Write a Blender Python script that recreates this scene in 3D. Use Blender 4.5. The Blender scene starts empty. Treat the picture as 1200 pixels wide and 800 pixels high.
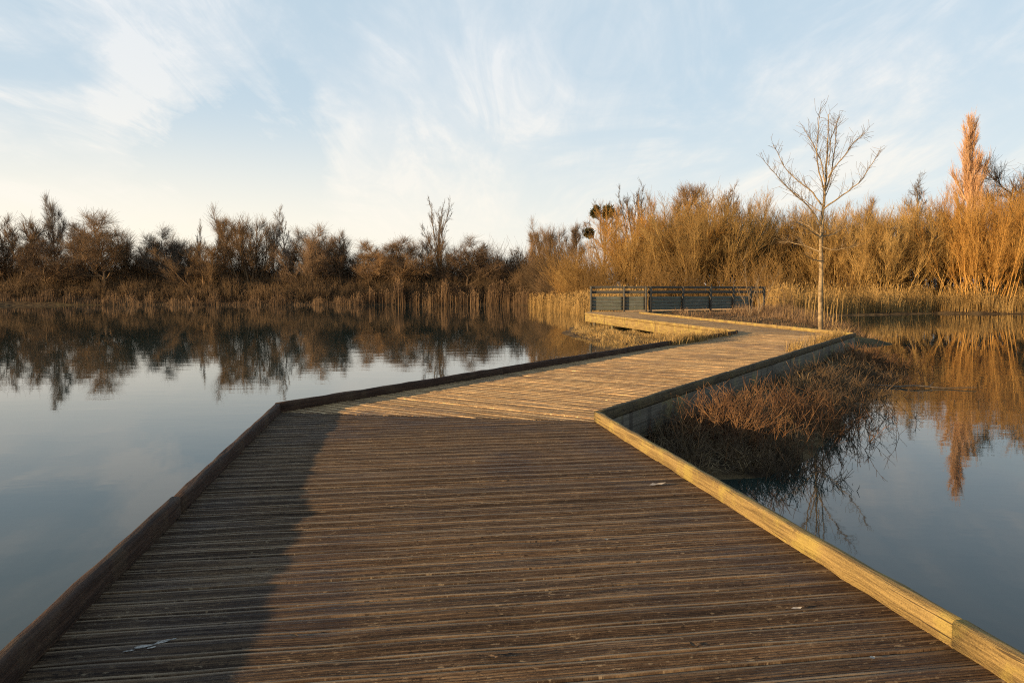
import bpy, math, random
import numpy as np
from mathutils import Vector

C = bpy.context.scene.collection
R = math.radians
F, HZ, HC, ZD = 867.0, 340.0, 1.8, 0.5        # focal length in px of a 1200 px wide frame, horizon row, eye height, deck height
PITCH = math.atan((400 - HZ) / F)
SUN_DIR = np.array([-0.885, -0.465]); SUN_DIR /= np.linalg.norm(SUN_DIR)
SUN_EL = R(8.2)
CP, SP = math.cos(PITCH), math.sin(PITCH)

def ray(px, py):
    u, v = (px - 600) / F, (400 - py) / F
    return np.array([u, CP + v * SP, v * CP - SP])
def ground(px, py, z=0.0):                      # where a line of sight meets the height z
    d = ray(px, py); k = (z - HC) / d[2]
    return np.array([d[0] * k, d[1] * k])
def depth(px, py, Y):                           # point at distance Y
    d = ray(px, py); k = Y / d[1]
    return np.array([d[0] * k, Y, HC + d[2] * k])

# ------------------------------------------------------------------ objects
def tag(o, label=None, cat=None, group=None, kind=None):
    if label: o['label'] = label
    if cat: o['category'] = cat
    if group: o['group'] = group
    if kind: o['kind'] = kind
    return o
def empty(name, loc=(0, 0, 0)):
    o = bpy.data.objects.new(name, None); C.objects.link(o); o.location = loc; o.empty_display_size = 0.2
    return o
def link(name, me, mat=None, parent=None):
    o = bpy.data.objects.new(name, me); C.objects.link(o)
    if mat: 
        if len(me.materials) == 0: me.materials.append(mat)
    if parent: o.parent = parent
    return o
def np_mesh(name, V, faces_flat, sizes, smooth=False):
    V = np.ascontiguousarray(V, dtype=np.float32)
    me = bpy.data.meshes.new(name)
    me.vertices.add(len(V)); me.vertices.foreach_set('co', V.ravel())
    sizes = np.asarray(sizes, dtype=np.int32); ff = np.asarray(faces_flat, dtype=np.int32).ravel()
    me.loops.add(len(ff)); me.loops.foreach_set('vertex_index', ff)
    me.polygons.add(len(sizes))
    st = np.zeros(len(sizes), dtype=np.int32); st[1:] = np.cumsum(sizes)[:-1]
    me.polygons.foreach_set('loop_start', st)
    if smooth: me.polygons.foreach_set('use_smooth', np.ones(len(sizes), dtype=bool))
    me.update(calc_edges=True); me.validate()
    return me
def set_uv(me, uv):
    l = me.uv_layers.new(name='UVMap')
    vi = np.zeros(len(me.loops), dtype=np.int32); me.loops.foreach_get('vertex_index', vi)
    l.data.foreach_set('uv', np.ascontiguousarray(uv[vi], dtype=np.float32).ravel())
def set_attr(me, name, vals):
    a = me.attributes.new(name, 'FLOAT', 'POINT'); a.data.foreach_set('value', np.ascontiguousarray(vals, dtype=np.float32))

def tubes(name, S, sides=3):
    """S: rows p0(3) p1(3) r0 r1 -> one mesh of tapered tubes"""
    S = np.asarray(S, dtype=np.float64)
    p0, p1, r0, r1 = S[:, 0:3], S[:, 3:6], S[:, 6], S[:, 7]
    d = p1 - p0; L = np.linalg.norm(d, axis=1, keepdims=True); d = d / np.maximum(L, 1e-6)
    a = np.where(np.abs(d[:, 2:3]) < 0.9, np.array([[0, 0, 1.0]]), np.array([[1.0, 0, 0]]))
    u = np.cross(d, a); u /= np.linalg.norm(u, axis=1, keepdims=True); v = np.cross(d, u)
    n = len(S); V = np.zeros((n, 2 * sides, 3))
    for k in range(sides):
        t = 2 * math.pi * k / sides
        o = math.cos(t) * u + math.sin(t) * v
        V[:, k] = p0 + o * r0[:, None]; V[:, sides + k] = p1 + o * r1[:, None]
    b = (np.arange(n) * 2 * sides)[:, None]
    fs = []
    for k in range(sides):
        k2 = (k + 1) % sides
        fs.append(np.concatenate([b + k, b + k2, b + sides + k2, b + sides + k], axis=1))
    Fc = np.stack(fs, axis=1).reshape(-1, 4)
    return np_mesh(name, V.reshape(-1, 3), Fc, np.full(len(Fc), 4), smooth=sides > 3)

def blades(name, base, h, lean, w, rng, plume=0.0, droop=0.25):
    """thin bent ribbons: base (n,3), h heights, lean (n,2) horizontal shift of the tip"""
    n = len(base); az = rng.uniform(0, 2 * math.pi, n)
    s = np.stack([np.cos(az), np.sin(az), np.zeros(n)], 1)
    mid = base + np.concatenate([lean * 0.35, (h * 0.6)[:, None]], 1)
    tip = base + np.concatenate([lean, (h * (1 - droop * rng.uniform(0, 1, n)))[:, None]], 1)
    w = w[:, None]
    V = np.stack([base - s * w, base + s * w, mid - s * w * .8, mid + s * w * .8, tip], 1)
    k = 5
    if plume > 0:
        pm = tip - (tip - mid) * 0.28
        V = np.concatenate([V, np.stack([pm - s * plume, pm + s * plume], 1)], 1); k = 7
    b = np.arange(n) * k
    q = np.stack([b, b + 1, b + 3, b + 2], 1); t = np.stack([b + 2, b + 3, b + 4], 1)
    if plume > 0: t = np.concatenate([t, np.stack([b + 5, b + 6, b + 4], 1)])
    ff = np.concatenate([q.ravel(), t.ravel()]); sz = np.concatenate([np.full(len(q), 4), np.full(len(t), 3)])
    return np_mesh(name, V.reshape(-1, 3), ff, sz)

# ------------------------------------------------------------------ materials
class N:
    def __init__(s, tree): s.t = tree; s.n = tree.nodes; s.l = tree.links
    def add(s, typ, ins=None, **kw):
        n = s.n.new(typ)
        for k, v in kw.items(): setattr(n, k, v)
        if ins:
            for k, v in ins.items():
                if isinstance(v, bpy.types.NodeSocket): s.l.new(v, n.inputs[k])
                else: n.inputs[k].default_value = v
        return n
    def math(s, op, a, b=0.0, clamp=False): return s.add('ShaderNodeMath', {0: a, 1: b}, operation=op, use_clamp=clamp).outputs[0]
    def vmath(s, op, a, b=(0, 0, 0)):
        n = s.add('ShaderNodeVectorMath', {0: a, 1: b}, operation=op)
        return n.outputs['Value'] if op in ('DOT_PRODUCT', 'LENGTH', 'DISTANCE') else n.outputs[0]
    def ramp(s, fac, stops, interp='LINEAR'):
        n = s.add('ShaderNodeValToRGB', {0: fac}); e = n.color_ramp.elements; n.color_ramp.interpolation = interp
        while len(e) < len(stops): e.new(0.5)
        for i, (p, c) in enumerate(stops):
            e[i].position = p; e[i].color = (*c, 1) if not isinstance(c, (int, float)) else (c, c, c, 1)
        return n.outputs[0]
    def mix(s, fac, a, b, mode='MIX'):
        n = s.add('ShaderNodeMix', data_type='RGBA', blend_type=mode)
        for k, v in ((0, fac), (6, a), (7, b)):
            if isinstance(v, bpy.types.NodeSocket): s.l.new(v, n.inputs[k])
            else: n.inputs[k].default_value = v if k == 0 else (*v, 1)
        return n.outputs[2]
    def noise(s, vec, scale, detail=4, rough=0.55, dist=0.0):
        return s.add('ShaderNodeTexNoise', {'Vector': vec, 'Scale': scale, 'Detail': detail, 'Roughness': rough, 'Distortion': dist}).outputs[0]
    def mapr(s, v, a, b, c=0.0, d=1.0, smooth=True):
        return s.add('ShaderNodeMapRange', {0: v, 1: a, 2: b, 3: c, 4: d}, interpolation_type='SMOOTHSTEP' if smooth else 'LINEAR').outputs[0]
    def mapping(s, vec, scale=(1, 1, 1), rot=(0, 0, 0), loc=(0, 0, 0)):
        return s.add('ShaderNodeMapping', {'Vector': vec, 'Scale': scale, 'Rotation': rot, 'Location': loc}).outputs[0]

def new_mat(name, rough=0.85, spec=0.25):
    m = bpy.data.materials.new(name); m.use_nodes = True
    n = N(m.node_tree); b = m.node_tree.nodes['Principled BSDF']
    b.inputs['Roughness'].default_value = rough; b.inputs['Specular IOR Level'].default_value = spec
    return m, n, b

def bark(name, c1, c2, scale=2.0, rnd=0.35, transl=0.0):
    """twigs and bark: two tones by place, and a small shift from tree to tree"""
    m, n, b = new_mat(name)
    g = n.add('ShaderNodeNewGeometry').outputs['Position']
    f = n.mapr(n.noise(g, scale, 3), 0.35, 0.65)
    col = n.mix(f, c1, c2)
    oi = n.add('ShaderNodeObjectInfo').outputs['Random']
    col = n.mix(1.0, col, n.ramp(oi, [(0, (1 - rnd,) * 3), (1, (1 + rnd * .4,) * 3)]), 'MULTIPLY')
    n.l.new(col, b.inputs['Base Color'])
    return m

M = {}
M['dark_twig'] = bark('dark_brown_twigs', (.16, .108, .066), (.28, .185, .108), .5)
M['brown_twig'] = bark('brown_twigs', (.19, .12, .064), (.31, .20, .105), .5)
M['grey_twig'] = bark('grey_twigs', (.13, .105, .085), (.22, .18, .145), .6)
M['black_twig'] = bark('dark_bark', (.10, .078, .056), (.18, .14, .10), .8)
M['gold_twig'] = bark('golden_willow_twigs', (.31, .19, .062), (.49, .32, .115), .5, .25)
M['orange_twig'] = bark('orange_willow_twigs', (.42, .215, .05), (.57, .325, .09), .5, .1)
M['poplar_twig'] = bark('poplar_twigs', (.63, .37, .19), (.74, .47, .26), .7, .1)
M['pale_bark'] = bark('pale_bark', (.17, .12, .065), (.37, .27, .145), 7, .1)
M['pale_twig'] = bark('pale_twigs', (.16, .115, .07), (.28, .205, .12), 3, .1)
M['red_stem'] = bark('red_brown_stems', (.13, .065, .032), (.28, .15, .065), 3, .2)
M['dead_stem'] = bark('dead_brown_stems', (.11, .07, .038), (.24, .155, .08), 3, .2)
M['straw'] = bark('matted_straw', (.12, .08, .04), (.34, .235, .115), 2.2, .2)
M['tangle'] = bark('dark_tangle', (.06, .042, .025), (.18, .12, .065), 2.5, .2)
M['mistletoe'] = bark('mistletoe_green', (.05, .05, .015), (.10, .085, .025), 2, .3)
M['reed'] = bark('reed_straw', (.22, .135, .045), (.40, .26, .095), .35, .0)
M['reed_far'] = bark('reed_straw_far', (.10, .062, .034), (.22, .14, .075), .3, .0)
M['dry_grass'] = bark('dry_grass', (.26, .165, .055), (.46, .31, .12), 1.2, .0)
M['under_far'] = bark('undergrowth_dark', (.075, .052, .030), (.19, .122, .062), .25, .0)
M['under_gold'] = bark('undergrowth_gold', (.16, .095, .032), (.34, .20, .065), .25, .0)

def mat_deck():
    m, n, b = new_mat('weathered_decking', .8, .3)
    uv = n.add('ShaderNodeUVMap').outputs[0]
    g = n.add('ShaderNodeNewGeometry').outputs['Position']
    bd = n.add('ShaderNodeAttribute', attribute_name='board').outputs['Fac']
    edge = n.add('ShaderNodeAttribute', attribute_name='flat_edge').outputs['Fac']
    off = n.add('ShaderNodeCombineXYZ', {0: n.math('MULTIPLY', bd, 37.0), 1: 0.0, 2: n.math('MULTIPLY', bd, 91.0)}).outputs[0]
    v = n.vmath('ADD', uv, off)
    st = n.noise(n.mapping(v, (2.2, 80, 1)), 1.0, 6, .7)
    st2 = n.noise(n.mapping(v, (22, 210, 1)), 1.0, 4, .7)
    st3 = n.noise(n.mapping(v, (1.1, 46, 1)), 1.0, 5, .6)
    base = n.ramp(st, [(.30, (.026, .015, .009)), (.48, (.090, .057, .034)), (.70, (.29, .205, .13))])
    base = n.mix(n.mapr(st3, .50, .62, 0, .75), base, (.030, .019, .012))
    base = n.mix(n.mapr(st2, .50, .72, 0, .6), base, (.27, .205, .135))
    chips = n.noise(n.mapping(v, (26, 75, 1)), 1.0, 4, .65)
    base = n.mix(n.mapr(chips, .60, .68, 0, .75), base, (.33, .265, .185))
    base = n.mix(n.mapr(chips, .40, .33, 0, .8), base, (.018, .012, .008))
    grit = n.noise(uv, 170, 4, .7)
    base = n.mix(n.mapr(grit, .56, .70, 0, .55), base, (.30, .24, .17))
    base = n.mix(n.mapr(grit, .44, .32, 0, .7), base, (.022, .015, .010))
    base = n.mix(1.0, base, n.ramp(bd, [(0, (.72, .70, .68)), (.5, (1.0, .98, .95)), (1, (1.28, 1.24, 1.16))]), 'MULTIPLY')
    base = n.mix(n.math('MULTIPLY', edge, n.mapr(n.noise(n.mapping(v, (3, 30, 1)), 1.0, 4, .6), .35, .65, .2, .85)), base, (.36, .28, .19))      # worn bare edges of each board
    pat = n.noise(g, .9, 4, .6, .4)                                            # damp and algae patches
    base = n.mix(n.mapr(pat, .48, .68, 0, .38), base, (.040, .024, .016))
    sp = n.add('ShaderNodeTexVoronoi', {'Vector': n.mapping(uv, (9, 14, 1)), 'Scale': 1.0}, feature='F1')
    spk = n.math('MULTIPLY', n.mapr(sp.outputs['Distance'], .05, .12, 1, 0), n.math('GREATER_THAN', n.add('ShaderNodeSeparateColor', {0: sp.outputs['Color']}).outputs[0], .86))
    base = n.mix(n.math('MULTIPLY', spk, .8), base, (.018, .012, .009))       # knots and screw heads
    sp2 = n.add('ShaderNodeTexVoronoi', {'Vector': n.mapping(uv, (4, 15, 1), loc=(3.3, 1.7, 0)), 'Scale': 1.0}, feature='F1')
    lich = n.math('MULTIPLY', n.mapr(n.math('ADD', sp2.outputs['Distance'], n.math('MULTIPLY', n.noise(uv, 90, 3), .25)), .16, .26, 1, 0),
                  n.math('GREATER_THAN', n.add('ShaderNodeSeparateColor', {0: sp2.outputs['Color']}).outputs[0], .90))
    base = n.mix(n.math('MULTIPLY', lich, .55), base, (.40, .34, .27))        # pale lichen flecks
    lit_fac = n.add('ShaderNodeAttribute', attribute_name='sunlit_tint').outputs['Fac']
    base = n.mix(1.0, base, n.ramp(lit_fac, [(0, (.86, .80, .70)), (1, (2.7, 2.5, 1.85))]), 'MULTIPLY')  # sunlit brightness of the runs beyond the first, put into the board colour
    n.l.new(base, b.inputs['Base Color'])
    bump = n.add('ShaderNodeBump', {'Height': n.math('ADD', st2, n.math('MULTIPLY', st, 1.0)), 'Strength': .7, 'Distance': .005})
    n.l.new(bump.outputs[0], b.inputs['Normal'])
    n.l.new(n.mapr(pat, .45, .7, .85, .55), b.inputs['Roughness'])
    return m
def mat_kerb(name, a, c, lichen, amount):
    m, n, b = new_mat(name, .85, .25)
    uv = n.add('ShaderNodeUVMap').outputs[0]; g = n.add('ShaderNodeNewGeometry').outputs['Position']
    st = n.noise(n.mapping(uv, (1.5, 45, 1)), 1.0, 6, .65, .3)
    st2 = n.noise(n.mapping(uv, (16, 60, 1)), 1.0, 5, .7)
    base = n.mix(n.mapr(st, .35, .65), a, c)
    grit = n.noise(uv, 120, 4, .7)
    base = n.mix(n.mapr(grit, .55, .72, 0, .5), base, tuple(min(1, q * 1.7) for q in c)); base = n.mix(n.mapr(grit, .45, .32, 0, .6), base, tuple(q * .3 for q in a))
    base = n.mix(n.mapr(n.noise(g, 3.5, 5, .65), .48, .62, 0, amount), base, lichen)
    base = n.mix(n.mapr(st2, .58, .72, 0, .7), base, (.045, .03, .02))
    base = n.mix(n.mapr(n.noise(n.mapping(uv, (2.0, 90, 1)), 1.0, 2, .5), .66, .70, 0, .8), base, (.03, .02, .014))   # drying cracks
    n.l.new(base, b.inputs['Base Color'])
    bp = n.add('ShaderNodeBump', {'Height': n.math('ADD', st, st2), 'Strength': 1.0, 'Distance': .012})
    n.l.new(bp.outputs[0], b.inputs['Normal'])
    return m
def mat_fascia():
    m, n, b = new_mat('grey_weathered_beam', .85, .25)
    uv = n.add('ShaderNodeUVMap').outputs[0]; g = n.add('ShaderNodeNewGeometry').outputs['Position']
    st = n.noise(n.mapping(uv, (1.0, 40, 1)), 1.0, 5, .6)
    base = n.mix(n.mapr(st, .3, .7), (.075, .068, .050), (.165, .148, .112))
    drip = n.noise(n.mapping(uv, (9, 1.1, 1)), 1.0, 4, .6)
    base = n.mix(n.mapr(drip, .52, .66, 0, .8), base, (.05, .042, .032))                # vertical run-off stains
    base = n.mix(n.mapr(n.noise(g, 2.2, 4, .6), .5, .65, 0, .35), base, (.33, .29, .10))
    n.l.new(base, b.inputs['Base Color'])
    bp = n.add('ShaderNodeBump', {'Height': st, 'Strength': .6, 'Distance': .006}); n.l.new(bp.outputs[0], b.inputs['Normal'])
    return m
M['deck'] = mat_deck()
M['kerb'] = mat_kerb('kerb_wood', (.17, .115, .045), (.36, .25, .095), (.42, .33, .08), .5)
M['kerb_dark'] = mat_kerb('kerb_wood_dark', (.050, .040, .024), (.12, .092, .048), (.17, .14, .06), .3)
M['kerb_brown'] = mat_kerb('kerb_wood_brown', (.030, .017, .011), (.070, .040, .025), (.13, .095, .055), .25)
M['fascia'] = mat_fascia()
M['rail'] = mat_kerb('railing_wood', (.055, .05, .042), (.13, .12, .10), (.10, .10, .06), .3)
M['panel'] = mat_kerb('railing_panel_wood', (.085, .090, .074), (.18, .19, .155), (.13, .15, .09), .3)

def mat_water():
    m, n, b = new_mat('pond_water', .02, .5)
    g = n.add('ShaderNodeNewGeometry').outputs['Position']
    b.inputs['Base Color'].default_value = (.018, .036, .030, 1)
    b.inputs['IOR'].default_value = 1.333
    h = n.math('ADD', n.noise(n.mapping(g, (.7, 1.5, 1), (0, 0, .3)), 1.0, 3, .5), n.math('MULTIPLY', n.noise(g, 7, 2, .5), .10))
    amt = n.mapr(n.noise(n.mapping(g, (.03, .08, 1)), 1.0, 2, .5), .35, .7, .35, 1.0)   # calm and ruffled stretches
    bp = n.add('ShaderNodeBump', {'Height': n.math('MULTIPLY', h, amt), 'Strength': .065, 'Distance': .06})
    n.l.new(bp.outputs[0], b.inputs['Normal'])
    return m
def mat_ground():
    m, n, b = new_mat('earth_and_dead_grass', .95, .1)
    g = n.add('ShaderNodeNewGeometry').outputs['Position']
    c = n.mix(n.mapr(n.noise(g, 1.6, 6, .65), .38, .62), (.05, .034, .02), (.17, .115, .055))
    c = n.mix(n.mapr(n.noise(g, .12, 4), .5, .65, 0, .6), c, (.11, .10, .04))
    n.l.new(c, b.inputs['Base Color'])
    bp = n.add('ShaderNodeBump', {'Height': n.noise(g, 9, 5, .7), 'Strength': .9, 'Distance': .08}); n.l.new(bp.outputs[0], b.inputs['Normal'])
    return m
M['water'] = mat_water(); M['ground'] = mat_ground()

# ------------------------------------------------------------------ terrain and water
LAND = [
    [(-900, 2500), (-900, 10), (-95, 45), (-70, 55), (-64, 72), (-60, 88), (-45, 92.5), (-28, 91.5), (-12, 93), (0, 92), (3.5, 84), (4.2, 74), (5.2, 66), (6, 56), (6.2, 48),
     (8.4, 40), (10.2, 32), (10.9, 24.6), (12.4, 24.4), (13.4, 28.5), (15.6, 36), (18.6, 44), (20, 50.4), (24, 52.8), (28.5, 55.0), (33, 57.2), (38, 56), (60, 50.2), (140, 33), (900, -5), (900, 2500)],
    [(3.0, 36), (5.6, 27), (6.6, 23.8), (5.2, 23), (3.6, 24.5), (2.2, 30)],
    [(0.95, 6.9), (2.3, 6.95), (3.7, 8.7), (5.0, 11.4), (6.6, 14.4), (8.8, 18.4), (9.8, 21.2), (8.0, 18.6), (4.6, 12.8), (1.4, 8.3)],
    [(-900, -14), (-900, -900), (900, -900), (900, -14)],
]
def poly_sd(X, Y, P):
    P = np.array(P, float); n = len(P); d = np.full(X.shape, 1e9); inside = np.zeros(X.shape, bool)
    for i in range(n):
        a, b = P[i], P[(i + 1) % n]; e = b - a
        wx, wy = X - a[0], Y - a[1]
        t = np.clip((wx * e[0] + wy * e[1]) / (e @ e), 0, 1)
        d = np.minimum(d, np.hypot(wx - t * e[0], wy - t * e[1]))
        c = (a[1] > Y) != (b[1] > Y)
        xi = a[0] + (Y - a[1]) / (b[1] - a[1] if abs(b[1] - a[1]) > 1e-9 else 1e-9) * e[0]
        inside ^= c & (X < xi)
    return np.where(inside, d, -d)
def land_z(X, Y):
    X = np.asarray(X, float); Y = np.asarray(Y, float)
    wob = .35 * np.sin(X * .9 + Y * .37) + .3 * np.sin(Y * 1.3 - X * .45) + .15 * np.sin(X * 3.1 + 1) * np.sin(Y * 2.7)
    sd = np.full(X.shape, -1e9)
    for i, P in enumerate(LAND):
        s = poly_sd(X, Y, P) + wob * (np.where((X > 9) & (Y < 75), .3, 1.0) if i in (0, 3) else .35)
        if i in (1, 2): s = np.minimum(s, .30 if i == 1 else .62)          # the wedge and the shrub bank stay low and wet
        sd = np.maximum(sd, s)
    z = np.where(sd > 0, np.minimum(.45, .03 + .22 * sd), np.maximum(-1.2, .03 + .28 * sd))
    return z + .035 * np.sin(X * 2.3) * np.sin(Y * 1.9) + .02 * np.sin(X * 5.1 + Y * 3)

def axis(parts): return np.unique(np.concatenate(parts))
gx = axis([np.array([-2500, -1500, -900, -600, -400, -250, -180.]), np.arange(-140, 160, 3.0), np.arange(-2, 42, .5), np.array([200, 300, 450, 700, 1200, 2500.])])
gy = axis([np.array([-900, -500, -250, -120, -60, -30.]), np.arange(-20, 4, 2.0), np.arange(4, 60, .5), np.arange(60, 112, 1.0), np.array([120, 140, 170, 220, 300, 450, 700, 1200, 2500.])])
GX, GY = np.meshgrid(gx, gy)
GV = np.stack([GX, GY, land_z(GX, GY)], -1).reshape(-1, 3)
nx, ny = len(gx), len(gy)
ii = (np.arange(ny - 1)[:, None] * nx + np.arange(nx - 1)[None]).ravel()
GF = np.stack([ii, ii + 1, ii + nx + 1, ii + nx], 1)
o = link('ground', np_mesh('ground', GV, GF, np.full(len(GF), 4), True), M['ground'])
tag(o, 'brown earth banks and pond bed under the trees and reeds', 'ground', kind='structure')
W = np.array([(-420, -60, 0), (420, -60, 0), (420, 130, 0), (-420, 130, 0)], float)
o = link('water', np_mesh('water', W, [0, 1, 2, 3], [4]), M['water'])
tag(o, 'still dark pond water reflecting sky and bare trees', 'water', kind='structure')

# ------------------------------------------------------------------ boardwalk
HK, WK = .100, .062
zt = ZD + HK
Lp = [ground(0, 763, zt), ground(322, 472, zt), ground(862, 387, zt), ground(685, 366.2, zt)]
Rp = [ground(1200, 763, zt), ground(704, 482, zt), ground(1003, 390, zt), ground(750, 365.2, zt)]
Lp[0] = Lp[0] + (Lp[0] - Lp[1]) * .9; Rp[0] = Rp[0] + (Rp[0] - Rp[1]) * .95
print('L', [tuple(p.round(2)) for p in Lp]); print('R', [tuple(p.round(2)) for p in Rp])
bw = empty('boardwalk', (0, 4, 0))
tag(bw, 'zigzag grooved timber boardwalk with raised wooden kerbs over the pond', 'boardwalk')
def under(o, root):                             # parent while keeping world place
    o.parent = root; o.location = tuple(-np.array(root.location)); return o

def line_quad(Q, d, t):                         # interval along n of the line at t
    n = np.array([d[1], -d[0]]); lo, hi = 1e9, -1e9
    for i in range(4):
        a, b = Q[i], Q[(i + 1) % 4]; ta, tb = a @ d, b @ d
        if (ta - t) * (tb - t) <= 0 and abs(ta - tb) > 1e-9:
            p = a + (b - a) * (t - ta) / (tb - ta); s = p @ n
            lo, hi = min(lo, s), max(hi, s)
    return lo, hi
def decking(Q, d, pitch, grooves, nst, seed, z0, sunlit_tint=1.0):
    rng = np.random.default_rng(seed); d = d / np.linalg.norm(d); n = np.array([d[1], -d[0]])
    ts = [q @ d for q in Q]; t0, t1 = min(ts), max(ts)
    w = pitch - .011
    prof = [(0, -.032, 0), (.0015, -.003, 0), (.004, 0, 1), (.014, 0, 1)]
    gp = (w - .028) / grooves
    for g in range(grooves):
        a = .014 + g * gp
        prof += [(a + gp * .14, -.62, 0), (a + gp * .36, -1, 0), (a + gp * .62, -.55, 0), (a + gp * .84, -.08, 0)]
    prof += [(w - .014, 0, 1), (w - .004, 0, 1), (w - .0015, -.003, 0), (w, -.032, 0)]
    V, Fc, UV, B, E = [], [], [], [], []; k = len(prof); base = 0
    nb = int((t1 - t0) / pitch) + 1
    for i in range(nb):
        tb = t0 + i * pitch; br = rng.random(); dz = rng.normal(0, .0016); tilt = rng.normal(0, .010)
        gd = rng.uniform(.0050, .0090); gk = rng.uniform(.35, 1.35, grooves + 2); bow = rng.normal(0, .0016, nst); wav = rng.normal(0, .0012, nst); gdn = np.clip(rng.normal(1, .3, nst), .35, 1.6)
        rows = []
        for (pt, pz, fe) in prof:
            t = min(max(tb + pt, t0 + 1e-5), t1 - 1e-5)
            lo, hi = line_quad(Q, d, t)
            if hi < lo: lo = hi = 0
            rows.append((t, lo, hi, pz, fe, pt))
        for s in range(nst):
            f = s / (nst - 1)
            for (t, lo, hi, pz, fe, pt) in rows:
                q = lo + (hi - lo) * f
                z = (pz if pz > -.05 else pz * gd * gdn[s] * gk[int(max(0, pt - .014) / gp)]) + dz + tilt * (pt - w / 2) + bow[s]
                tt = min(max(t + wav[s], t0), t1)
                p = d * tt + n * q
                V.append((p[0], p[1], z0 + z)); UV.append((q, t)); B.append(br); E.append(fe)
        for s in range(nst - 1):
            for j in range(k - 1):
                a = base + s * k + j; Fc.append((a, a + k, a + k + 1, a + 1))
        base += nst * k
    me = np_mesh('decking', np.array(V), np.array(Fc), np.full(len(Fc), 4))
    set_uv(me, np.array(UV)); set_attr(me, 'sunlit_tint', np.full(len(V), sunlit_tint)); set_attr(me, 'board', np.array(B)); set_attr(me, 'flat_edge', np.array(E))
    return me
def inset(a, b, s):                             # pull the quad's sides in a little, under the kerb
    return a + (b - a) * s
segs = []
for i in range(3):
    Q = [Lp[i], Rp[i], Rp[i + 1], Lp[i + 1]]
    Q = [inset(Lp[i], Rp[i], .006), inset(Rp[i], Lp[i], .006), inset(Rp[i + 1], Lp[i + 1], .006), inset(Lp[i + 1], Rp[i + 1], .006)]
    d = (Lp[i + 1] - Lp[i]) / np.linalg.norm(Lp[i + 1] - Lp[i]) + (Rp[i + 1] - Rp[i]) / np.linalg.norm(Rp[i + 1] - Rp[i])
    # a hair's gap at the mitre
    me = decking(Q, d, .124, (5, 5, 4)[i], (14, 10, 5)[i], 11 + i, ZD, (0, 1, .8)[i])  # last value: how much painted sunlight each run's boards carry
    o = under(link('decking', me, M['deck']), bw)
    o['label'] = ('near run of dark grooved boards', 'sunlit middle run of grooved boards', 'far run of grooved boards')[i]

def offset_poly(P, w, side):                    # side +1: to the right of travel
    out = []
    for i in range(len(P)):
        ds = []
        if i > 0: ds.append((P[i] - P[i - 1]) / np.linalg.norm(P[i] - P[i - 1]))
        if i < len(P) - 1: ds.append((P[i + 1] - P[i]) / np.linalg.norm(P[i + 1] - P[i]))
        ns = [np.array([e[1], -e[0]]) * side for e in ds]
        m = sum(ns); m /= np.linalg.norm(m)
        out.append(P[i] + m * w / max(.3, m @ ns[0]))
    return out
def beam(name, o0, i0, o1, i1, z0, z1, mat, parent, rng, wob=.003, rb=.010, u0=0.0, nst=None):
    """squared timber between two end lines (outer/inner plan points), worn edges, a little warp"""
    L = np.linalg.norm(o1 - o0); nst = nst or max(3, int(L / .16) + 1)
    W_ = np.linalg.norm(i0 - o0); H_ = z1 - z0; a, c = rb / max(W_, 1e-3), rb / H_
    a, c = min(a, .3), min(c, .3)
    sec = [(a, 0), (1 - a, 0), (1, c), (1, 1 - c), (1 - a * .35, 1 - c * .35), (1 - a, 1), (a, 1), (a * .35, 1 - c * .35), (0, 1 - c), (0, c)]
    per = [0]
    for q in range(len(sec)):
        e0, e1 = sec[q], sec[(q + 1) % len(sec)]; per.append(per[-1] + math.hypot((e1[0] - e0[0]) * W_, (e1[1] - e0[1]) * H_))
    k = len(sec); V, UV, Fc = [], [], []
    wz = np.cumsum(rng.normal(0, wob * .16, nst)); wz -= np.linspace(wz[0], wz[-1], nst); wx = np.cumsum(rng.normal(0, wob * .16, nst)); wx -= np.linspace(wx[0], wx[-1], nst)
    for s in range(nst):
        f = s / (nst - 1); po = o0 + (o1 - o0) * f; pi = i0 + (i1 - i0) * f; cr = pi - po; cr = cr / np.linalg.norm(cr)
        for j, (u, v) in enumerate(sec):
            jit = rng.normal(0, wob * .35, 2) if 0 < s < nst - 1 else (0, 0)
            p = po + (pi - po) * u + cr * (wx[s] + jit[0])
            V.append((p[0], p[1], z0 + H_ * v + wz[s] + jit[1])); UV.append((u0 + L * f, per[j]))
        if s:
            for j in range(k):
                b = (s - 1) * k; Fc.append((b + j, b + (j + 1) % k, b + k + (j + 1) % k, b + k + j))
    ff = list(np.array(Fc).ravel()); sz = [4] * len(Fc)
    ff += list(range(k - 1, -1, -1)); sz.append(k); ff += list(range((nst - 1) * k, nst * k)); sz.append(k)
    me = np_mesh(name, np.array(V), ff, sz); set_uv(me, np.array(UV))
    o = link(name, me, mat)
    if parent is not None: under(o, parent)
    return o
rngk = np.random.default_rng(5)
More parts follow.
